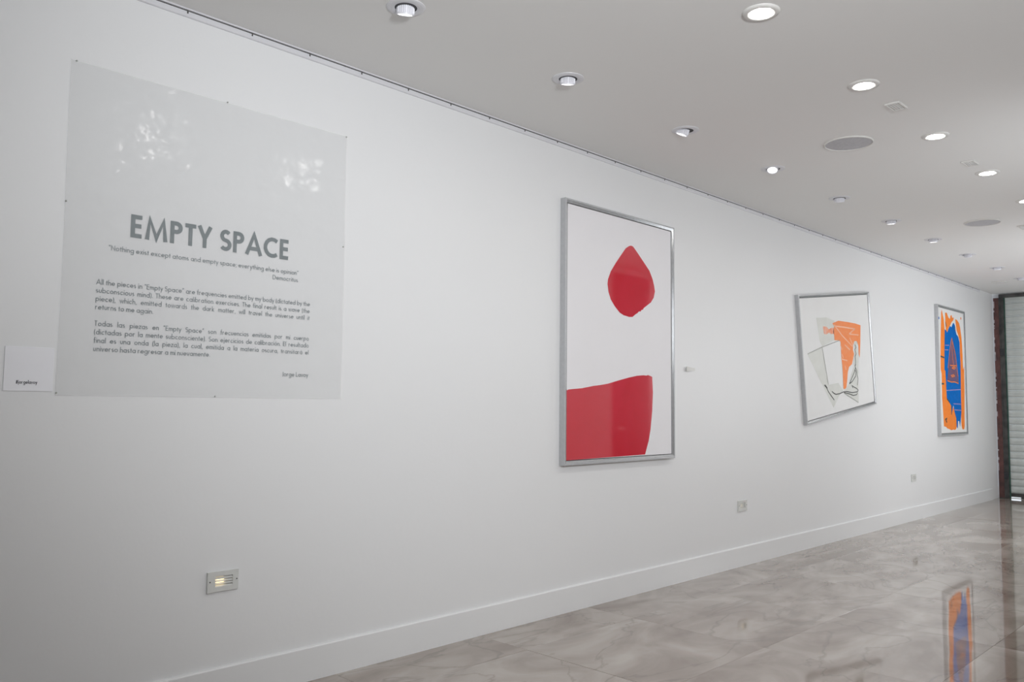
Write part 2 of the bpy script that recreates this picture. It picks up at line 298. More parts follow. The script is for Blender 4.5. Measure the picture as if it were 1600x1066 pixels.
# floor tiles: 0.957 m along the wall, 0.865 m across it, the first course cut to 0.375 m
random.seed(4)
PX, PY, J = 0.957, 0.865, 0.0005
xe = [3.31 + PX*k for k in range(-7, 12)]; xe = [max(X0, min(X1+0.02, x)) for x in xe if X0-PX < x < X1+PX]
ye = [WY]; y = WY-0.375
while y > Y0+0.02: ye.append(y); y -= PY
ye.append(Y0)
tile_mesh = {}
for i in range(len(xe)-1):
    for j in range(len(ye)-1):
        if xe[i] > PXW and ye[j] < PYW: continue
        w, d = xe[i+1]-xe[i], ye[j]-ye[j+1]
        if w < 0.03 or d < 0.03: continue
        k = (round(w, 3), round(d, 3))
        if k not in tile_mesh:
            bm = bx(-w/2+J, w/2-J, -d/2+J, d/2-J, -0.012, 0.0, bevel=0.0006)
            me = bpy.data.meshes.new('floor_tile'); bm.to_mesh(me); bm.free(); me.materials.append(TILE); tile_mesh[k] = me
        o = bpy.data.objects.new('floor_tile', tile_mesh[k]); col.objects.link(o); o.parent = floor
        o.location = ((xe[i]+xe[i+1])/2, (ye[j]+ye[j+1])/2, random.uniform(-0.0004, 0.0))
        o.rotation_euler = (random.gauss(0, 0.0006), random.gauss(0, 0.0006), 0)

# baseboards
def base_prof(y, s):
    return [(y, 0.0), (y-s*0.016, 0.0), (y-s*0.016, 0.151), (y-s*0.012, 0.1565), (y, 0.158)]
struct('baseboard_left', extrude_profile(base_prof(WY, 1), X0, 13.45), TRIM)
struct('baseboard_right', extrude_profile(base_prof(Y0, -1), X0, PXW), TRIM)
struct('baseboard_partition', extrude_profile(base_prof(PYW, -1), 8.9, X1-0.02), TRIM)

# picture-hanging rail under the ceiling
rail = empty('hanging_rail', (0, WY, CH), 'white aluminium picture hanging rail along the top of the long white wall', 'rail')
pr = [(0, 0.0), (-0.015, 0.0), (-0.016, -0.001), (-0.016, -0.0075), (-0.005, -0.008), (-0.005, -0.0125), (-0.011, -0.013), (-0.011, -0.034), (-0.009, -0.037), (0, -0.037)]
obj('rail_profile', extrude_profile(pr, X0+0.02, 13.13), ALU, rail)
obj('rail_groove', bx(X0+0.02, 13.13, -0.0072, -0.0048, -0.0128, -0.0081), GUIDE, rail)
clip = None
for k in range(-6, 38):
    x = 1.51 + 0.3045*k
    if x > 13.0: break
    if clip is None:
        clip = obj('rail_clip', bx(-0.003, 0.003, -0.0135, -0.004, -0.023, -0.011, bevel=0.0008), GUIDE, rail, (x, 0, 0))
    else:
        c = clip.copy(); col.objects.link(c); c.location = (x, 0, 0)

# ---------------------------------------------------------------- roller shutter and steel post at the far end
sh = empty('roller_shutter', (X1, 2.1, 0), 'closed galvanised roller shutter of horizontal slats at the far end of the room', 'shutter')
def slat_bm():
    L0, L1 = SH_Y0+0.03-2.1, 3.322-2.1
    prof = [(0.0, 0.000), (-0.010, 0.004), (-0.019, 0.020), (-0.022, 0.040), (-0.018, 0.046), (-0.022, 0.052), (-0.021, 0.074), (-0.012, 0.092), (0.0, 0.098), (0.006, 0.098), (0.006, 0.0)]
    bm = bmesh.new(); n = len(prof)
    a = [bm.verts.new((x, L0, z)) for x, z in prof]; b = [bm.verts.new((x, L1, z)) for x, z in prof]
    for i in range(n): bm.faces.new((a[i], a[(i+1) % n], b[(i+1) % n], b[i]))
    bm.faces.new(a); bm.faces.new(b); bmesh.ops.recalc_face_normals(bm, faces=bm.faces)
    return bm
s0 = None; z = 0.075
while z < 2.9:
    if s0 is None: s0 = obj('slat', slat_bm(), SLAT, sh, (0.06, 0, z))
    else:
        c = s0.copy(); col.objects.link(c); c.location = (0.06, 0, z)
    z += 0.0995
bb = bx(0.035, 0.075, SH_Y0+0.03-2.1, 3.19-2.1, 0.003, 0.076)
box(bb, 0.035, 0.075, 3.19-2.1, 3.322-2.1, 0.028, 0.076)
tag(obj('bottom_bar', bb, GUIDE, sh), 'dark bottom bar with a gap of daylight under it')
obj('head_box', bx(-0.02, 0.09, SH_Y0-2.1, 3.384-2.1, SH_TOP, SH_TOP+0.05, bevel=0.004), GUIDE, sh)
def guide(y0, y1):
    bm = bx(0.0, 0.012, y0, y1, 0, SH_TOP)
    box(bm, -0.012, 0.0, y1-0.014, y1, 0, SH_TOP); box(bm, -0.006, 0.0, y0, y0+0.016, 0, SH_TOP)
    box(bm, 0.0, 0.1, y1-0.012, y1, 0, SH_TOP)
    return bm
obj('guide_rail', guide(3.326-2.1, 3.386-2.1), GUIDE, sh)
obj('guide_rail', guide(SH_Y0-2.1, SH_Y0+0.06-2.1), GUIDE, sh)
tag(obj('edge_seal', bx(0.012, 0.03, 3.312-2.1, 3.327-2.1, 0, SH_TOP), GREEN, sh), 'dark green strip along the slats')
post = empty('steel_post', (X1-0.01, 3.42, 0), 'rust brown steel post beside the roller shutter at the end of the white wall', 'post')
bm = bx(-0.004, 0.01, -0.032, 0.036, 0, SH_TOP); box(bm, 0.0, 0.08, -0.032, -0.026, 0, SH_TOP); box(bm, 0.0, 0.08, 0.028, 0.036, 0, SH_TOP)
obj('column', bm, RUST, post)
for zc in (2.13, 0.33):
    b_ = bx(-0.03, -0.013, 1.232, 1.284, zc-0.05, zc+0.05, bevel=0.004); box(b_, -0.038, -0.03, 1.245, 1.27, zc-0.014, zc+0.014, bevel=0.002)
    obj('bracket', b_, DARK, sh)
random.seed(9)
ch = bmesh.new()
for k in range(26):
    zc = random.uniform(0.15, 2.85); hh = random.uniform(0.01, 0.05)
    box(ch, -0.0065, -0.003, 0.022+random.uniform(0, 0.006), 0.036, zc-hh, zc+hh, bevel=0.001)
pc = obj('plaster_crumbs', ch, PLASTER, post); pc['kind'] = 'stuff'; pc['label'] = 'pale plaster left along the edge'
obj('base_plate', bx(-0.03, 0.06, -0.032, 0.03, 0.001, 0.012, bevel=0.002), GUIDE, post)

# ---------------------------------------------------------------- ceiling fittings
ORD = ['first', 'second', 'third', 'fourth', 'fifth', 'sixth', 'seventh', 'eighth', 'ninth', 'tenth', 'eleventh', 'twelfth', 'thirteenth']
def ribbed_housing(r=0.040, h=0.085, n=26):
    """finned lamp barrel hanging along -z from its pivot"""
    bm = bmesh.new(); rings = []
    for z, s in ((0.03, 1.0), (-h+0.010, 1.0), (-h+0.006, 0.985), (-h, 0.985)):
        ring = []
        for i in range(n*4):
            a = 2*math.pi*i/(n*4); k = i % 4
            rr = r*s*(1.0 if (k in (0, 1) or z < -h+0.008) else 0.90)
            ring.append(bm.verts.new((rr*math.cos(a), rr*math.sin(a), z)))
        rings.append(ring)
    inner = [bm.verts.new((r*0.80*math.cos(2*math.pi*i/(n*4)), r*0.80*math.sin(2*math.pi*i/(n*4)), -h)) for i in range(n*4)]
    rings.append(inner)
    inner2 = [bm.verts.new((r*0.76*math.cos(2*math.pi*i/(n*4)), r*0.76*math.sin(2*math.pi*i/(n*4)), -h+0.010)) for i in range(n*4)]
    rings.append(inner2)
    for a, b in zip(rings, rings[1:]):
        for i in range(n*4):
            j = (i+1) % (n*4); bm.faces.new((a[i], b[i], b[j], a[j]))
    bmesh.ops.recalc_face_normals(bm, faces=bm.faces)
    return bm
HB = ribbed_housing()
hm = bpy.data.meshes.new('lamp_barrel'); HB.to_mesh(hm); HB.free(); hm.materials.append(LAMPW)
lb = lathe([(0.0, -0.076), (0.031, -0.076)], 28)
lm = bpy.data.meshes.new('lens'); lb.to_mesh(lm); lb.free(); lm.materials.append(LENS)
fl = lathe([(0.0475, 0.0), (0.0485, -0.004), (0.060, -0.0065), (0.074, -0.006), (0.083, -0.003), (0.084, 0.0)], 40)
fm = bpy.data.meshes.new('ring'); fl.to_mesh(fm); fl.free(); fm.materials.append(RING)
cv = lathe([(0.048, -0.003), (0.046, -0.0012), (0.0, -0.0012)], 32)
cm = bpy.data.meshes.new('dark_recess'); cv.to_mesh(cm); cv.free(); cm.materials.append(DARK)
def part(name, me, parent, loc=(0, 0, 0), rot=(0, 0, 0)):
    o = bpy.data.objects.new(name, me); col.objects.link(o); o.parent = parent; o.location = loc; o.rotation_euler = rot
    return o
# (x, tilt in degrees, azimuth of the tilt: 90 = straight at the wall)
SPOTS = [(2.15, 18, 60), (3.224, 16, 48), (4.343, 22, 100), (5.484, 26, 200), (6.629, 24, 25), (7.761, 6, 20), (8.90, 6, 20), (10.03, 20, 0), (11.2, 8, 0), (12.3, 8, 0)]
SPOT_Y = 2.755
for k, (x, tilt, az) in enumerate(SPOTS):
    where = 'nearest the lettered film' if k == 0 else ('last before the shutter' if k == len(SPOTS)-1 else '%s from the left along the wall' % ORD[k])
    e = empty('ceiling_spotlight', (x, SPOT_Y, CH), 'tilted white ribbed ceiling spotlight, %s' % where, 'spotlight', 'tilting spotlights in a row along the wall')
    part('ring', fm, e); part('dark_recess', cm, e)
    a = R(az); ax = Vector((-math.sin(a), math.cos(a), 0))
    q = Matrix.Rotation(-R(tilt), 4, ax)
    b = part('lamp_barrel', hm, e, (-0.004*math.cos(a), -0.004*math.sin(a), 0.056)); b.rotation_euler = q.to_euler()
    part('lens', lm, b)
# lit downlights
dr = lathe([(0.046, -0.001), (0.048, -0.008), (0.060, -0.010), (0.076, -0.007), (0.079, 0.0)], 44)
drm = bpy.data.meshes.new('trim_ring'); dr.to_mesh(drm); dr.free(); drm.materials.append(PLAST)
for p in drm.polygons: p.use_smooth = True
dd = lathe([(0.0, -0.004), (0.0465, -0.004)], 44)
ddm = bpy.data.meshes.new('diffuser'); dd.to_mesh(ddm); dd.free(); ddm.materials.append(DIFF)
DL_Y = 1.665
for k, x in enumerate([3.225, 4.343, 5.474, 6.597, 7.704]):
    lab = ['largest lit round downlight, cut close to the top edge of the photo', 'lit round downlight beside the nearest square vent cover',
           'lit round downlight behind the larger ceiling speaker', 'lit round downlight beside the second square vent cover', 'lit round downlight cut by the right edge of the photo'][k]
    e = empty('downlight', (x, DL_Y, CH), lab, 'downlight', 'lit round downlights in the ceiling')
    part('trim_ring', drm, e); part('diffuser', ddm, e)
for k in range(5):     # row continued out of view; beyond the first, added to brighten the room
    x = [2.11, 8.83, 9.95, 11.07, 12.19][k]
    e = empty('downlight', (x, DL_Y, CH), ['lit round downlight above the photographer, outside the picture', 'added lit downlight outside the picture, fourth from the shutter', 'added lit downlight outside the picture, third from the shutter',
        'added lit downlight outside the picture, second from the shutter', 'added lit downlight outside the picture, closest to the shutter'][k], 'downlight')
    part('trim_ring', drm, e); part('diffuser', ddm, e)
# speakers
for k, (x, y, r) in enumerate([(5.26, 2.12, 0.150), (8.36, 2.165, 0.150)]):
    e = empty('ceiling_speaker', (x, y, CH), ['larger grey round flush ceiling speaker with a thin white rim, near the middle', 'smaller grey round ceiling speaker further back towards the shutter'][k], 'speaker', 'round ceiling speakers')
    obj('rim', lathe([(r, 0.0), (r, -0.006), (r-0.003, -0.009), (r-0.007, -0.009), (r-0.008, -0.005)], 56), PLAST, e)
    obj('grille', lathe([(0.0, -0.0065), (r*0.6, -0.0065), (r-0.008, -0.005)], 56), GREY, e)
# small square vent covers
def vent(x, y, lx, ly, label):
    e = empty('vent_cover', (x, y, CH), label, 'vent', 'small square ceiling vent covers')
    bm = bmesh.new(); t = 0.012
    box(bm, -lx/2, lx/2, -ly/2, -ly/2+t, -0.010, 0, bevel=0.002); box(bm, -lx/2, lx/2, ly/2-t, ly/2, -0.010, 0, bevel=0.002)
    box(bm, -lx/2, -lx/2+t, -ly/2+t, ly/2-t, -0.010, 0, bevel=0.002); box(bm, lx/2-t, lx/2, -ly/2+t, ly/2-t, -0.010, 0, bevel=0.002)
    obj('vent_frame', bm, PLAST, e)
    obj('vent_plate', bx(-lx/2+t, lx/2-t, -ly/2+t, ly/2-t, -0.004, 0), RING, e)
    k = 4
    for i in range(k):
        yy = -ly/2+t + (ly-2*t)*(i+0.5)/k
        obj('louvre', bx(-lx/2+t, lx/2-t, yy-0.003, yy+0.003, -0.0075, -0.004), PLAST, e)
vent(4.77, 1.652, 0.135, 0.082, 'small flush white vent cover on the ceiling, nearest of four')
vent(6.25, 1.682, 0.135, 0.082, 'small white vent cover between the third and fourth lit downlights')
vent(8.86, 1.93, 0.26, 0.09, 'white vent cover at the right edge of the photo beyond the smaller speaker')
vent(12.52, 3.06, 0.16, 0.15, 'white vent cover near the shutter, farthest of four')

# ---------------------------------------------------------------- framed works on the wall
def rail_bm(L, w=0.021, h=0.042):
    """mitred rail along x, outer edge on z = 0, inner towards +z, wall side y = 0, front -y; returns (body, lip)"""
    body = [(0, 0), (0, -h+0.003), (0.002, -h), (0.011, -h), (w-0.001, -h+0.007), (w, -h+0.008), (w, -0.006), (w, 0)]
    def sweep(pts, closed):
        bm = bmesh.new(); n = len(pts)
        a = [bm.verts.new((-L/2+z, y, z)) for z, y in pts]; b = [bm.verts.new((L/2-z, y, z)) for z, y in pts]
        for i in range(n if closed else n-1): bm.faces.new((a[i], a[(i+1) % n], b[(i+1) % n], b[i]))
        if closed: bm.faces.new(a); bm.faces.new(b)
        bmesh.ops.recalc_face_normals(bm, faces=bm.faces)
        return bm
    return sweep(body, True), None

def framed(name, cx, cz, W, H, ang, label, cat, canvas_mat, h=0.045, w=0.028, gap=0.004):
    e = empty(name, (cx, WY, cz), label, cat); e.rotation_euler = (0, -R(ang), 0)
    for L, dx, dz, ry in ((W, 0, -H/2, 0), (W, 0, H/2, math.pi), (H, -W/2, 0, math.pi/2), (H, W/2, 0, -math.pi/2)):
        bm, _ = rail_bm(L, w, h)
        o = obj('frame_rail', bm, FRAME, e, (dx, 0, dz)); o.rotation_euler = (0, ry, 0)
        o.data.materials.append(FRAMEP)
        for p in o.data.polygons:
            c = p.center
            if abs(p.normal.z) > 0.2 and p.normal.y < -0.3 and 0.009 < c.z < w and c.y < -h+0.012: p.material_index = 1
    iw, ih = W-2*w-2*gap, H-2*w-2*gap
    bk = obj('backing_board', bx(-W/2+w-0.001, W/2-w+0.001, -0.012, -0.004, -H/2+w-0.001, H/2-w+0.001), DARK, e)
    yc = -h+0.012
    cv = obj('canvas', bx(-iw/2, iw/2, yc, -0.012, -ih/2, ih/2, bevel=0.001), canvas_mat, e)
    return e, cv, iw, ih, yc

def uvp(iw, ih, pts): return [((u-0.5)*iw, (0.5-v)*ih) for u, v in pts]

def painted(name, cv, iw, ih, y, pts, m):
    q = uvp(iw, ih, pts)
    bm = bmesh.new(); f = bm.faces.new([bm.verts.new((x, y, z)) for x, z in q])
    bm.normal_update()
    if f.normal.y > 0: f.normal_flip()
    bmesh.ops.triangulate(bm, faces=[f])
    return obj(name, bm, m, cv)

def ribbon_faces(bm, pts, w, y=0.0, closed=False):
    """flat stroke of width w along pts (x, z) with mitred bends, facing -y"""
    n = len(pts); L = []; Rr = []
    for i in range(n):
        p = Vector(pts[i])
        a = Vector(pts[i-1]) if (i > 0 or closed) else None
        b = Vector(pts[(i+1) % n]) if (i < n-1 or closed) else None
        d1 = (p-a).normalized() if a is not None else None; d2 = (b-p).normalized() if b is not None else None
        d1 = d1 or d2; d2 = d2 or d1
        t = d1+d2
        t = t.normalized() if t.length > 1e-6 else d1
        nn = Vector((-t.y, t.x)); k = max(0.45, abs(nn.dot(Vector((-d1.y, d1.x)))))
        L.append(bm.verts.new((p.x+nn.x*w/2/k, y, p.y+nn.y*w/2/k))); Rr.append(bm.verts.new((p.x-nn.x*w/2/k, y, p.y-nn.y*w/2/k)))
    for i in range(n if closed else n-1):
        j = (i+1) % n; bm.faces.new((L[i], L[j], Rr[j], Rr[i]))

def strokes(name, cv, iw, ih, y, lines, m, w):
    for l in lines:
        bm = bmesh.new(); ribbon_faces(bm, uvp(iw, ih, l), w, y)
        for f in bm.faces:
            f.normal_update()
            if f.normal.y > 0: f.normal_flip()
        obj(name, bm, m, cv)

# red work
e, cv, iw, ih, yc = framed('framed_painting', (3.994+5.240)/2, (0.917+2.627)/2, 5.240-3.994, 2.627-0.917, 0,
    'tall silver framed white canvas with a crimson drop above a crimson block', 'painting', CANV)
painted('red_drop', cv, iw, ih, yc-0.0008, DROP, RED)
painted('red_block', cv, iw, ih, yc-0.0008, BLOCK, RED)
# crooked collage
e, cv, iw, ih, yc = framed('framed_collage', 8.2075, 1.834, 1.687, 1.207, 7.0,
    'silver framed white sheet hanging crooked with a neon orange shape and black thread', 'artwork', PAPER, h=0.04)
for k, p in enumerate(FILMS2): painted('film_patch', cv, iw, ih, yc-0.0006-0.0001*k, p, FILMG)
painted('film_patch', cv, iw, ih, yc-0.0012, BAND2, FILMG)
painted('orange_shape', cv, iw, ih, yc-0.0016, ORANGE2, ORANGEF)
painted('orange_smear', cv, iw, ih, yc-0.0016, SPLOTCH2, SPLOTCH)
strokes('crease_line', cv, iw, ih, yc-0.0020, CREASE2, PEACH, 0.014)
strokes('pencil_line', cv, iw, ih, yc-0.0020, PENCIL2, PENCIL, 0.008)
strokes('black_thread', cv, iw, ih, yc-0.0024, STRING2, INK, 0.009)
# orange and blue work
e, cv, iw, ih, yc = framed('framed_painting', (11.173+12.27)/2, (0.955+2.607)/2, 12.27-11.173, 2.607-0.955, 0,
    'silver framed painting of orange strokes around a blue shape with a maroon triangle', 'painting', PAPER, h=0.045)
for k, p in enumerate(ORANGE3): painted('orange_stroke', cv, iw, ih, yc-0.0006-0.0002*k, p, ORANGE)
painted('blue_shape', cv, iw, ih, yc-0.0014, BLUE3, BLUE)
painted('maroon_triangle', cv, iw, ih, yc-0.0018, TRI3, MAROON)
strokes('orange_line', cv, iw, ih, yc-0.0022, TRIL3, ORANGE, 0.012)
strokes('pale_line', cv, iw, ih, yc-0.0022, PALE3, LILAC, 0.012)
strokes('dark_mark', cv, iw, ih, yc-0.0022, DARK3, INK, 0.02)
painted('blue_dot', cv, iw, ih, yc-0.0014, DOT3, BLUE)
painted('red_dash', cv, iw, ih, yc-0.0014, DASH3, ORANGE)

# ---------------------------------------------------------------- lettering: a geometric sans drawn as strokes (cap height 1)
def arc(cx, cy, r, a0, a1, n=None, ry=None):
    ry = ry or r; n = n or max(4, int(abs(a1-a0)/22))
    return [(cx+r*math.cos(R(a0+(a1-a0)*i/n)), cy+ry*math.sin(R(a0+(a1-a0)*i/n))) for i in range(n+1)]
def glyph(c, w):
    """strokes (polyline, closed) and advance width"""
    X = 0.64; r = (X-w)/2; cy = X/2; h = w/2; D = 2*r
    S = []
    def ring(cx): S.append((arc(cx, cy, r, 0, 340, 17), True))
    def st(*p): S.append((list(p), False))
    acc = {'ó': 'o', 'á': 'a', 'í': 'i', 'é': 'e'}
    if c in acc:
        S2, adv = glyph(acc[c], w); m = adv/2
        return S2 + [([(m-0.06, X+0.1), (m+0.08, X+0.26)], False)], adv
    if c == 'a': ring(h+r); st((h+D, 0), (h+D, X)); adv = D+w
    elif c == 'b': ring(h+r); st((h, 0), (h, 1.05)); adv = D+w
    elif c == 'c': st(*arc(h+r, cy, r, 48, 312)); adv = D*0.82+w
    elif c == 'd': ring(h+r); st((h+D, 0), (h+D, 1.05)); adv = D+w
    elif c == 'e': st((h, cy), (h+D, cy), *arc(h+r, cy, r, 12, 322)[0:]); adv = D+w
    elif c == 'f': st((0.16, 0), (0.16, 0.86), *arc(0.30, 0.86, 0.14, 160, 75)); st((0.0, X-h), (0.34, X-h)); adv = 0.34
    elif c == 'g': ring(h+r); st((h+D, X), (h+D, -0.06), *arc(h+r, -0.06, r, -15, -160, ry=0.24)); adv = D+w
    elif c == 'h': st((h, 0), (h, 1.05)); st((h, 0.34), *arc(h+0.2, X-h-0.2, 0.2, 170, 0), (h+0.4, 0)); adv = 0.4+w
    elif c == 'i': st((h, 0), (h, X)); st((h, 0.80), (h, 0.80+w*1.15)); adv = w
    elif c == 'j': st((h+0.02, X), (h+0.02, -0.26)); st((h+0.02, 0.80), (h+0.02, 0.80+w*1.15)); adv = w+0.03
    elif c == 'k': st((h, 0), (h, 1.05)); st((h+0.36, X), (h+0.04, 0.31), (h+0.42, 0)); adv = 0.44+w
    elif c == 'l': st((h, 0), (h, 1.05)); adv = w
    elif c == 'm':
        st((h, 0), (h, X)); st((h, 0.36), *arc(h+0.17, X-h-0.17, 0.17, 170, 0), (h+0.34, 0)); st((h+0.34, 0.36), *arc(h+0.51, X-h-0.17, 0.17, 170, 0), (h+0.68, 0)); adv = 0.68+w
    elif c == 'n': st((h, 0), (h, X)); st((h, 0.34), *arc(h+0.2, X-h-0.2, 0.2, 170, 0), (h+0.4, 0)); adv = 0.4+w
    elif c == 'o': ring(h+r); adv = D+w
    elif c == 'p': ring(h+r); st((h, X), (h, -0.34)); adv = D+w
    elif c == 'q': ring(h+r); st((h+D, X), (h+D, -0.34)); adv = D+w
    elif c == 'r': st((h, 0), (h, X)); st((h, 0.34), *arc(h+0.19, X-h-0.19, 0.19, 170, 65)); adv = 0.28+w
    elif c == 's':
        q = (X-w)/4
        st(*arc(h+0.14, X-h-q, 0.14, 40, 270, ry=q), *arc(h+0.14, h+q, 0.15, 85, -140, ry=q)); adv = 0.29+w
    elif c == 't': st((0.15, 0), (0.15, 0.86)); st((0, X-h), (0.30, X-h)); adv = 0.30
    elif c == 'u': st((h, X), (h, 0.24), *arc(h+0.19, 0.2+h, 0.19, 190, 350), (h+0.38, X)); adv = 0.38+w
    elif c == 'v': st((0.02, X), (0.24, 0.02), (0.46, X)); adv = 0.48
    elif c == 'w': st((0.02, X), (0.2, 0.02), (0.38, X), (0.56, 0.02), (0.74, X)); adv = 0.76
    elif c == 'x': st((0.02, 0), (0.44, X)); st((0.02, X), (0.44, 0)); adv = 0.46
    elif c == 'y': st((0.02, X), (0.25, 0.06)); st((0.47, X), (0.12, -0.34)); adv = 0.48
    elif c == 'z': st((0.02, X-h), (0.42, X-h), (0.04, h), (0.44, h)); adv = 0.46
    elif c == 'A': st((0.03, 0), (0.42, 0.97), (0.81, 0)); st((0.17, 0.30), (0.67, 0.30)); adv = 0.84
    elif c == 'C': st(*arc(0.5, 0.5, 0.5-h, 50, 310)); adv = 0.80
    elif c == 'D': st((h, 0), (h, 1)); st((h, 1-h), (0.26, 1-h), *arc(0.26, 0.5, 0.5-h, 80, -80), (0.26, h), (h, h)); adv = 0.76
    elif c == 'E': st((0.50, 1-h), (h, 1-h), (h, h), (0.50, h)); st((h, 0.52), (0.47, 0.52)); adv = 0.53
    elif c == 'J': st((0.22, 1), (0.22, 0.12), *arc(0.1, 0.12, 0.12, 0, -110)); adv = 0.22+h+0.02
    elif c == 'L': st((h, 1), (h, h), (0.46, h)); adv = 0.46
    elif c == 'M': st((0.09, 0), (0.20, 0.80+h), (0.52, 0.10), (0.84, 0.80+h), (0.95, 0)); adv = 1.04
    elif c == 'N': st((h, 0), (h, 0.96), (0.72-h, 0.04), (0.72-h, 1)); adv = 0.72
    elif c == 'P': st((h, 0), (h, 1)); st((h, 1-h), (0.30, 1-h), *arc(0.30, 0.72, 0.28-h, 80, -80), (0.30, 0.44+h), (h, 0.44+h)); adv = 0.58
    elif c == 'S': st(*arc(0.28, 0.75-h*0.5, 0.25-h*0.5, 35, 262, ry=0.25-h*0.5), *arc(0.27, 0.25+h*0.5, 0.27-h*0.5, 82, -148, ry=0.25-h*0.5)); adv = 0.55
    elif c == 'T': st((0.27, 0), (0.27, 1-h)); st((0, 1-h), (0.54, 1-h)); adv = 0.54
    elif c == 'Y': st((0.32, 0), (0.32, 0.42)); st((0.03, 1), (0.32, 0.42), (0.61, 1)); adv = 0.64
    elif c == '.': st((h, 0), (h, w*1.1)); adv = w
    elif c == ',': st((h+0.03, w*1.1), (h-0.03, -0.13)); adv = w+0.02
    elif c == ';': st((h+0.03, w*1.1), (h-0.03, -0.13)); st((h+0.03, X-w*1.1), (h+0.03, X)); adv = w+0.05
    elif c == '(': st(*arc(0.42, 0.40, 0.36, 130, 230, ry=0.72)); adv = 0.24
    elif c == ')': st(*arc(-0.18, 0.40, 0.36, 50, -50, ry=0.72)); adv = 0.24
    elif c == '“': st((0.07, 0.76), (0.11, 1.0)); st((0.23, 0.76), (0.27, 1.0)); adv = 0.34
    elif c == '”': st((0.07, 0.76), (0.11, 1.0)); st((0.23, 0.76), (0.27, 1.0)); adv = 0.34
    elif c == '#': st((0.12, 0), (0.26, 0.95)); st((0.36, 0), (0.50, 0.95)); st((0.02, 0.32), (0.54, 0.32)); st((0.06, 0.64), (0.58, 0.64)); adv = 0.60
    else: adv = 0.3
    return S, adv
def natural(text, w, track, space):
    x = 0
    for c in text: x += space if c == ' ' else glyph(c, w)[1] + track
    return x - track
def write_line(bm, text, x, z, size, w, stretch=1.0, width=None, align='left', track=0.11, space=0.30):
    """width given: justify by widening the word spaces"""
    n = natural(text, w, track, space)*size*stretch
    if width and text.count(' '):
        space += (width-n)/(text.count(' ')*size*stretch)
        n = width
    if align == 'right': x -= n
    for c in text:
        if c == ' ': x += space*size*stretch; continue
        S, adv = glyph(c, w)
        for si, (pts, closed) in enumerate(S):
            ribbon_faces(bm, [(x+px*size*stretch, z+pz*size) for px, pz in pts], w*size, -0.00008*si, closed)
        x += (adv+track)*size*stretch
def finish(bm):
    for f in bm.faces:
        f.normal_update()
        if f.normal.y > 0: f.normal_flip()
    return bm

# the translucent film with the exhibition text
SX0, SX1, SZ0, SZ1 = 1.062, 2.352, 1.316, 2.636
film = empty('text_film', ((SX0+SX1)/2, WY, (SZ0+SZ1)/2), 'large translucent plastic film printed with grey exhibition text, pinned to the white wall', 'wall text')
CX, CZ = (SX0+SX1)/2, (SZ0+SZ1)/2
DENTS = [(1.454, 2.391), (1.764, 2.606), (1.771, 2.59), (1.765, 2.571), (1.785, 2.561), (1.317, 2.197), (1.506, 2.291), (1.25, 2.221), (1.68, 2.268), (1.728, 2.263), (1.897, 2.29), (1.779, 2.22), (2.09, 2.325), (2.144, 2.402), (2.339, 2.416), (1.084, 2.207), (1.375, 2.296), (1.545, 2.288), (1.179, 2.045), (1.478, 2.632)]
def film_bm():
    rnd = random.Random(3); dn = [(x, z, rnd.uniform(0.010, 0.026), rnd.uniform(0.006, 0.011), rnd.uniform(-0.6, 0.9)) for x, z in DENTS]
    bm = bmesh.new(); n = 150; V = {}
    for s, y in ((0, -0.0022),):
        for i in range(n+1):
            for j in range(n+1):
                u, v = i/n, j/n
                edge = min(u, 1-u, v, 1-v)
                dz = 0.0005*math.sin(u*9+v*3)*math.sin(v*7-u*2)*min(1, edge*6)
                px, pz = SX0+u*(SX1-SX0), SZ0+v*(SZ1-SZ0)
                for dx, dzz, ra, rb_, an in dn:      # handling dents in the plastic
                    ex, ez = px-dx, pz-dzz
                    if abs(ex) < 0.08 and abs(ez) < 0.08:
                        p1 = (ex*math.cos(an)+ez*math.sin(an))/ra; p2 = (ez*math.cos(an)-ex*math.sin(an))/rb_
                        dz -= 0.0016*math.exp(-p1*p1-p2*p2)
                V[s, i, j] = bm.verts.new((SX0-CX+u*(SX1-SX0)+(0.003*math.sin(v*5) if i in (0, n) else 0), y+dz, SZ0-CZ+v*(SZ1-SZ0)))
    for i in range(n):
        for j in range(n):
            bm.faces.new((V[0, i, j], V[0, i+1, j], V[0, i+1, j+1], V[0, i, j+1]))
    return bm
obj('film', film_bm(), FILM, film, smooth=True)
YT = -0.0030
bm = bmesh.new(); W_T = 0.185
tn = natural('EMPTY SPACE', W_T, 0.13, 0.36)
write_line(bm, 'EMPTY SPACE', 1.315-CX, 1.966-CZ, 0.0955, W_T, stretch=0.727/(tn*0.0955), track=0.13, space=0.36)
obj('title_lettering', finish(bm), LETTER, film, (0, YT, 0))
P1T = ['All the pieces in “Empty Space” are frequencies emitted by my body (dictated by the', 'subconscious mind). These are calibration exercises. The final result is a wave (the',
       'piece), which, emitted towards the dark matter, will travel the universe until it', 'returns to me again.']
P2T = ['Todas las piezas en “Empty Space” son frecuencias emitidas por mi cuerpo', '(dictadas por la mente subconsciente). Son ejercicios de calibración. El resultado',
       'final es una onda (la pieza), la cual, emitida a la materia oscura, transitará el', 'universo hasta regresar a mi nuevamente.']
QT = '“Nothing exist except atoms and empty space; everything else is opinion”'
TS, TW = 0.0212, 0.125
stretch = 0.972/(natural(P1T[0], TW, 0.11, 0.30)*TS)*0.995
bm = bmesh.new()
qs = 0.865/(natural(QT, TW, 0.11, 0.30)*TS)
write_line(bm, QT, 1.232-CX, 1.901-CZ, TS, TW, stretch=qs)
write_line(bm, 'Democritus', 2.095-CX, 1.867-CZ, TS, TW, stretch=qs, align='right')
obj('quote_lettering', finish(bm), LETTER, film, (0, YT, 0))
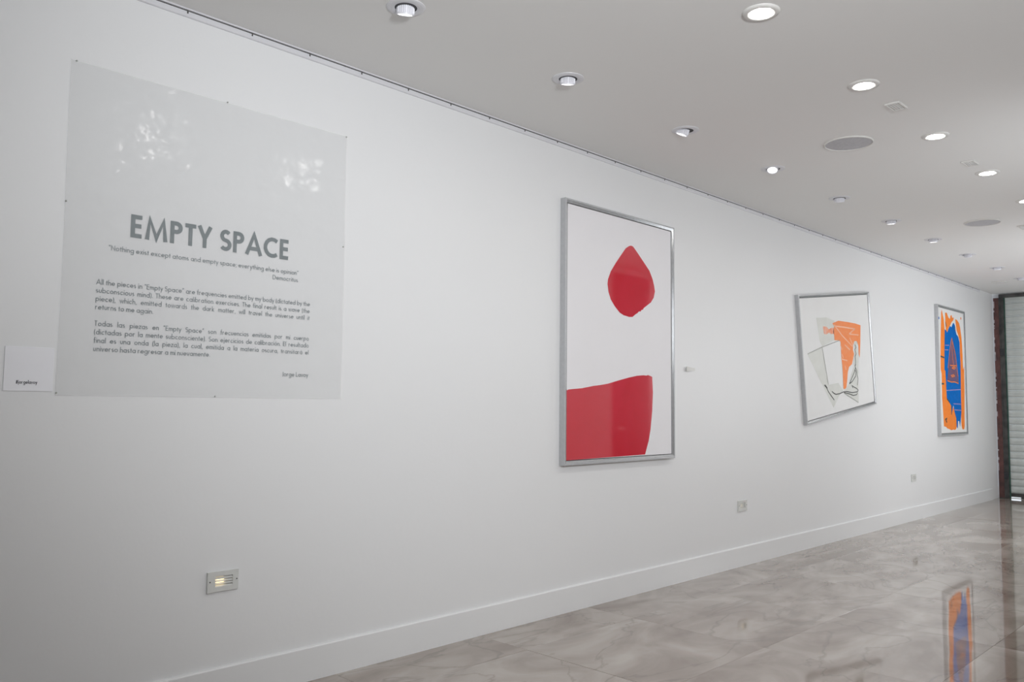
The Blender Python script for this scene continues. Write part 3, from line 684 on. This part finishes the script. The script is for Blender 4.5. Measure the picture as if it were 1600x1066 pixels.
for lines, z0, dz in ((P1T, 1.7585, 0.0333), (P2T, 1.593, 0.0335)):
    bm = bmesh.new()
    for k, t in enumerate(lines):
        write_line(bm, t, 1.192-CX, z0-CZ-k*dz, TS, TW, stretch=stretch, width=0.972 if k < 3 else None)
    obj('paragraph_lettering', finish(bm), LETTER, film, (0, YT, 0))
bm = bmesh.new(); write_line(bm, 'Jorge Lavoy', 2.165-CX, 1.419-CZ, TS, TW, stretch=stretch, align='right')
obj('signature_lettering', finish(bm), LETTER, film, (0, YT, 0))
pin = None
for x, z in [(1.078, 2.634), (1.71, 2.638), (2.345, 2.632), (1.066, 2.071), (2.343, 2.073), (1.066, 1.326), (1.702, 1.321)]:
    if pin is None:
        pin = obj('pin', lathe([(0.0, 0.008), (0.003, 0.007), (0.0036, 0.005), (0.0015, 0.003), (0.0015, 0.0)], 10), PENCIL, film, (x-CX, -0.001, z-CZ)); pin.rotation_euler = (R(90), 0, 0)
    else:
        c = pin.copy(); col.objects.link(c); c.location = (x-CX, -0.001, z-CZ)
# small card beside it
card = empty('caption_card', (0.969, WY, 1.41), 'small white paper card with a black hashtag caption at the left edge', 'card')
obj('card', bx(-0.083, 0.084, -0.0032, -0.0004, -0.079, 0.086, bevel=0.0006), CARD, card)
bm = bmesh.new(); nn = natural('#jorgelavoy', 0.15, 0.11, 0.3)
write_line(bm, '#jorgelavoy', 0.927-0.969, 1.358-1.41, 0.0135, 0.15, stretch=0.071/(nn*0.0135))
obj('caption_lettering', finish(bm), BLACKT, card, (0, -0.0036, 0))

# ---------------------------------------------------------------- low step lights and the small label
def step_light(x, z, lit, label):
    W, H = 0.142, 0.085
    e = empty('step_light', (x, WY, z), label, 'light', 'recessed step lights low on the wall')
    bm = bmesh.new(); f = 0.012
    # face plate with a window opening
    wx, wz = 0.040, 0.022
    ox = 0.004
    for a in ((-W/2, ox-wx, -H/2, H/2), (ox+wx, W/2, -H/2, H/2), (ox-wx, ox+wx, wz, H/2), (ox-wx, ox+wx, -H/2, -wz)):
        box(bm, a[0], a[1], -0.011, 0, a[2], a[3])
    obj('face_plate', bm, PLATE, e)
    obj('side_lip', bx(-W/2-0.001, -W/2+0.022, -0.0125, -0.011, -H/2-0.001, H/2+0.001, bevel=0.0006), PLATE, e)
    obj('recess', bx(ox-wx, ox+wx, -0.001, 0.0, -wz, wz), PLATE, e)
    for k in range(4):
        zc = -wz + 2*wz*(k+0.5)/4
        lv = bmesh.new(); q = [(-0.011, zc-0.0055), (-0.010, zc-0.0065), (-0.003, zc+0.0005), (-0.004, zc+0.0015)]
        o = obj('louvre', extrude_profile(q, ox-wx, ox+wx), PLATE, e)
    if lit: tag(obj('lamp', bx(ox-wx+0.004, ox-wx+0.042, -0.003, -0.0012, -0.012, 0.017), lit, e), 'warm glowing lamp')
    for sx in (-W/2+0.010, W/2-0.008):
        s = obj('screw', lathe([(0.0, 0.0016), (0.0028, 0.001), (0.0032, 0.0)], 10), GUIDE, e, (sx, -0.0125 if sx < 0 else -0.011, 0.002)); s.rotation_euler = (R(90), 0, 0)
step_light(1.768, 0.522, WARM, 'nearest step light, a grey louvred plate with a warm lit lamp')
step_light(6.285, 0.486, DIM, 'middle step light, small louvred plate low on the wall right of the crimson painting')
step_light(10.28, 0.488, None, 'farthest step light, pale unlit plate low on the wall before the last painting')
lab = empty('wall_label', (5.51, WY, 1.58), 'tiny white curled label on the wall right of the crimson painting', 'label')
bm = bmesh.new(); n = 8; rows = []
for i in range(n+1):
    u = i/n; x = -0.07+0.14*u; y = -0.004-0.014*(1-u)**2
    rows.append([bm.verts.new((x, y, -0.02*(1-0.5*u))), bm.verts.new((x, y, 0.018*(1-0.5*u))), bm.verts.new((x, y+0.0015, 0.018*(1-0.5*u))), bm.verts.new((x, y+0.0015, -0.02*(1-0.5*u)))])
for a, b in zip(rows, rows[1:]):
    for k in range(4): bm.faces.new((a[k], a[(k+1) % 4], b[(k+1) % 4], b[k]))
bm.faces.new(rows[0]); bm.faces.new(rows[-1]); bmesh.ops.recalc_face_normals(bm, faces=bm.faces)
obj('label_strip', bm, PLAST, lab)
obj('label_pad', bx(-0.03, 0.072, -0.0035, 0, -0.008, 0.008), PLAST, lab)
